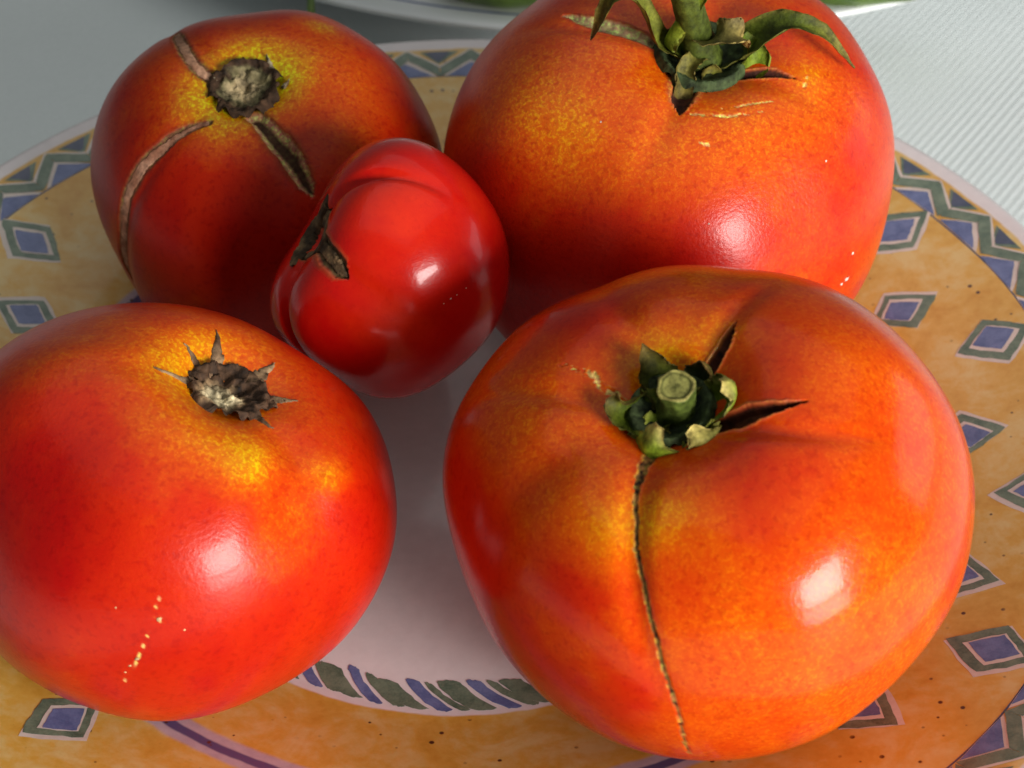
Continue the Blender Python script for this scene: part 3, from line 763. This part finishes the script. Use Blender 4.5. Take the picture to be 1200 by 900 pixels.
# ---- small tomato: brown fissures in the hollow
k = 'C'; r, b = ROOT[k], BASE[k]
strip_part('stem_scar', k, r, b, [(24.2, 59.0), (14.2, 63.0), (11.3, 327.2), (8.1, 219.6)], (.04, .20, .26, .08), ((.05, .028, .014), (.24, .15, .07)), lift=.02, arch=.0, seed=71)
strip_part('scar', k, r, b, [(17.8, 52.7), (11.0, 125.5), (11.0, 190.8), (15.6, 220.5)], (.05, .14, .12, .02), ((.05, .03, .014), (.22, .14, .065)), lift=.07, arch=.0, seed=72)
strip_part('scar', k, r, b, [(11.3, 323.1), (28.2, 312.8), (38.2, 308.2), (43.9, 306.9)], (.12, .14, .10, .01), ((.05, .03, .014), (.24, .15, .07)), lift=.0, arch=.0, seed=73)
specks(k, r, b, (((93.4, 320.9), .016), ((95.6, 323.6), .012), ((91.3, 317.7), .012), ((99.1, 328.1), .010)), (.75, .6, .5), 5)  # sparkles of light on the skin, modelled as pale lumps

# ---- front-right tomato: stem stub in a ring of curled sepals
k = 'E'; r, b = ROOT[k], BASE[k]
GR, DG, BR, PL = (.105, .165, .018), (.030, .048, .016), (.13, .085, .045), (.42, .36, .22)
stalk('stem', k, r, b, [(-.02, .02, -.05), (-.02, .0, .35), (.08, -.05, .60), (.12, -.06, .92)], (.46, .29, .26, .28, .30), (DG, (.06, .09, .03)), 3, cut=((.09, .10, .05), (.26, .25, .15), (.27, .28, .16)))
cal = disc_part('calyx', k, r, b, .74, ((.018, .026, .010), (.022, .034, .012), (.05, .07, .025)), 12, lift=.14, ring=.04, ragged=.10, rough=.4)
SEP = [
 ([(-.15, .0, .12), (-.46, -.04, .14), (-.72, -.04, .26), (-.84, .02, .56), (-.80, .08, .84)], (.70, .90, .86, .58, .05), (.085, .13, .018), BR, .35),
 ([(-.08, -.18, .10), (-.28, -.52, .08), (-.44, -.80, .18), (-.44, -.78, .58), (-.22, -.60, .80)], (.70, .92, .90, .62, .20), (.16, .25, .030), PL, .28),
 ([(.10, -.20, .10), (.24, -.58, .08), (.40, -.84, .18), (.42, -.80, .46), (.24, -.62, .58)], (.65, .84, .80, .56, .20), (.12, .15, .030), PL, .50),
 ([(.20, -.06, .12), (.54, -.10, .18), (.84, -.10, .40), (1.0, -.08, .70), (.80, -.10, .88)], (.65, .80, .80, .60, .22), GR, PL, .30),
 ([(-.08, .20, .12), (-.22, .54, .22), (-.32, .74, .54), (-.34, .82, .96)], (.60, .66, .50, .03), (.06, .08, .018), BR, .5),
 ([(.18, .18, .12), (.38, .46, .18), (.52, .60, .40), (.48, .56, .64)], (.55, .62, .46, .08), DG, BR, .5)]
for q, (pts, w, c0, c1, td) in enumerate(SEP):
    ribbon('sepal', k, r, b, pts, w, (c0, c1), cup=.30, thick=.03, seed=80 + q, tipdry=td).parent = cal

# ---- large back tomato: long curling sepals and a stalk
k = 'B'; r, b = ROOT[k], BASE[k]
stalk('stem', k, r, b, [(0, .02, -.05), (-.10, .05, .40), (-.36, .10, 1.1), (-.72, .16, 2.0), (-1.0, .2, 2.7)], (.56, .36, .29, .27, .26), ((.03, .046, .014), (.075, .105, .030)), 6, cut=((.16, .17, .09), (.45, .42, .30), (.42, .44, .30)))
cal = disc_part('calyx', k, r, b, .92, ((.018, .026, .010), (.022, .034, .012), (.04, .06, .02)), 15, lift=.20, ring=.04, ragged=.10, rough=.4)
SEP = [
 ([(.25, .05, .15), (.66, .10, .42), (1.06, .16, .90), (1.55, .20, 1.18), (2.10, .12, 1.06), (2.55, .0, .70), (2.90, -.06, .36)], (.70, .80, .66, .46, .32, .20, .05), (.06, .09, .016), (.20, .16, .08), .5),
 ([(-.20, .04, .15), (-.62, .0, .40), (-.95, .0, .62), (-1.22, .08, 1.10), (-1.58, .14, 1.66), (-1.92, .10, 1.72), (-2.10, .0, 1.26), (-2.24, -.10, .66)], (.72, .66, .52, .46, .40, .40, .28, .03), (.11, .13, .030), (.12, .075, .04), .35),
 ([(-.30, .02, .30), (-.80, -.02, .62), (-.70, .0, 1.15), (-.50, .08, 1.75), (-.42, .1, 2.3)], (.60, .50, .42, .40, .30), (.13, .19, .030), (.2, .2, .08), .2),
 ([(.62, .10, .86), (.86, -.02, .58), (.86, -.26, .24), (.52, -.54, .08), (.12, -.56, .16), (-.06, -.42, .42)], (.22, .46, .62, .72, .70, .44), (.13, .20, .028), (.14, .12, .05), .25),
 ([(-.06, -.18, .50), (-.30, -.36, .60), (-.44, -.62, .42), (-.44, -.96, .20), (-.46, -1.34, .06)], (.26, .34, .38, .36, .03), (.15, .15, .06), (.10, .05, .03), .6),
 ([(-.04, .02, .60), (.0, -.14, .94), (.18, -.22, 1.16), (.46, -.20, 1.22), (.56, -.18, 1.0)], (.60, .70, .62, .50, .30), (.12, .12, .055), (.30, .24, .15), .7)]
for q, (pts, w, c0, c1, td) in enumerate(SEP):
    ribbon('sepal', k, r, b, pts, w, (c0, c1), cup=.30, thick=.03, seed=100 + q, tipdry=td).parent = cal
specks(k, r, b, (((78.7, 315.0), .045), ((71.2, 317.7), .03), ((79.1, 313.2), .03), ((40.7, 319.1), .018), ((45.0, 270.9), .014), ((32.8, 221.0), .016)), (.70, .62, .52), 9)

# ------------------------------------------------------------------ second plate behind, with green chillies
def build_back_plate():
    root = thing('serving_plate', 'white plate with a thin blue line, behind the tomato plate at the frame top', 'plate', (3.84, 32.9, -.25))
    m, nt, bs = nodes_of('white_glaze')
    co = N(nt, 'ShaderNodeTexCoord').outputs['Object']
    nt.links.new(ramp(nt, noise(nt, co, 40, 3), ((.3, (.74, .77, .77)), (.7, (.80, .82, .82)))), bs.inputs['Base Color'])
    bs.inputs['Roughness'].default_value = .3; bs.inputs['Coat Weight'].default_value = .6; bs.inputs['Coat Roughness'].default_value = .15
    R = np.array([.02, 11.5, 12.2, 13.0, 14.5, 16.0, 17.2, 17.8, 18.1, 18.22, 18.2, 18.0, 16.0, 13.2, 12.4, 11.6, 11.4, .02])
    Z = np.array([.25, .25, .30, .50, .92, 1.22, 1.38, 1.46, 1.50, 1.46, 1.36, 1.30, .98, .28, -.25, -.25, 0., .0]) + .25
    n = 240; th = np.linspace(0, 2 * np.pi, n, endpoint=False)
    def lathe(R, Z, name, mat):
        P = np.stack([R[:, None] * np.cos(th), R[:, None] * np.sin(th), np.repeat(Z[:, None], n, 1)], -1)
        return mesh_obj(name, P.reshape(-1, 3), grid_faces(len(R), n, True), mat, root)
    lathe(R, Z, 'ceramic_body', m)
    rl = np.array([17.30, 17.42]); lathe(rl, np.interp(rl, R[:9], Z[:9]) + .006, 'blue_line', M_BLUE)
build_back_plate()

def chilli(label, pts, radii, stem_pts):
    P = np.array(pts, float); base = P[0] * [1, 1, 0] + [0, 0, P[:, 2].min() - max(radii)]
    root = thing('green_pepper', label, 'pepper', base, 'green peppers on the plate behind')
    m = bpy.data.materials.get('pepper_skin')
    if m is None:
        m, nt, bs = nodes_of('pepper_skin')
        co = N(nt, 'ShaderNodeTexCoord').outputs['Object']
        nt.links.new(ramp(nt, noise(nt, co, 120, 3), ((.3, (.05, .10, .012)), (.7, (.13, .21, .025)))), bs.inputs['Base Color'])
        bs.inputs['Roughness'].default_value = .28
        bump(nt, noise(nt, co, 150, 2), .2, .002, bs)
    def tube(name, pts, radii, n=40, mm=24, fold=.10):
        c = catmull(pts, n); tg = np.gradient(c, axis=0); tg /= np.linalg.norm(tg, axis=1, keepdims=True)
        rr_ = np.interp(np.linspace(0, 1, n), np.linspace(0, 1, len(radii)), radii); V = []
        for i in range(n):
            s1 = np.cross(tg[i], (0, .1, 1.)); s1 /= np.linalg.norm(s1); s2 = np.cross(tg[i], s1)
            for j in range(mm):
                a = 2 * math.pi * j / mm
                q = rr_[i] * (1 + fold * math.cos(3 * a + .6 * math.sin(i * .15)) + .04 * math.sin(i * .5 + a))
                V.append(c[i] + q * (math.cos(a) * s1 + math.sin(a) * s2) - base)
        return mesh_obj(name, V, grid_faces(n, mm, True), m, root)
    tube('pod', pts, radii)
    if stem_pts: tube('stalk', stem_pts, (.22, .13, .10, .10, .11), 20, 12, .05)
chilli('long green pepper on the back plate, between the two rear tomatoes', [(-1.5, 17.1, 1.75), (-.4, 16.75, 1.85), (.8, 16.6, 1.95), (2.2, 16.7, 2.0), (3.8, 17.3, 2.0), (5.0, 17.8, 1.9)], (.05, .55, .8, .85, .7, .2), None)
chilli('green pepper on the back plate, right of the large tomato', [(7.2, 18.0, 1.7), (8.6, 16.95, 1.85), (10.0, 16.6, 1.95), (11.4, 16.75, 2.0), (12.5, 17.5, 2.0), (13.2, 18.2, 1.9)], (.1, .7, .85, .8, .5, .1), None)
chilli('green pepper with its stalk hanging over the back plate rim, above the dark tomato', [(-3.6, 19.4, 2.1), (-3.2, 20.6, 1.9), (-2.6, 22.2, 1.8), (-2.0, 24.2, 1.7)], (.35, .9, .8, .1), [(-3.6, 19.2, 2.1), (-3.9, 18.2, 2.2), (-4.2, 17.1, 2.0), (-4.28, 16.2, 1.65), (-4.27, 15.75, 1.35)])
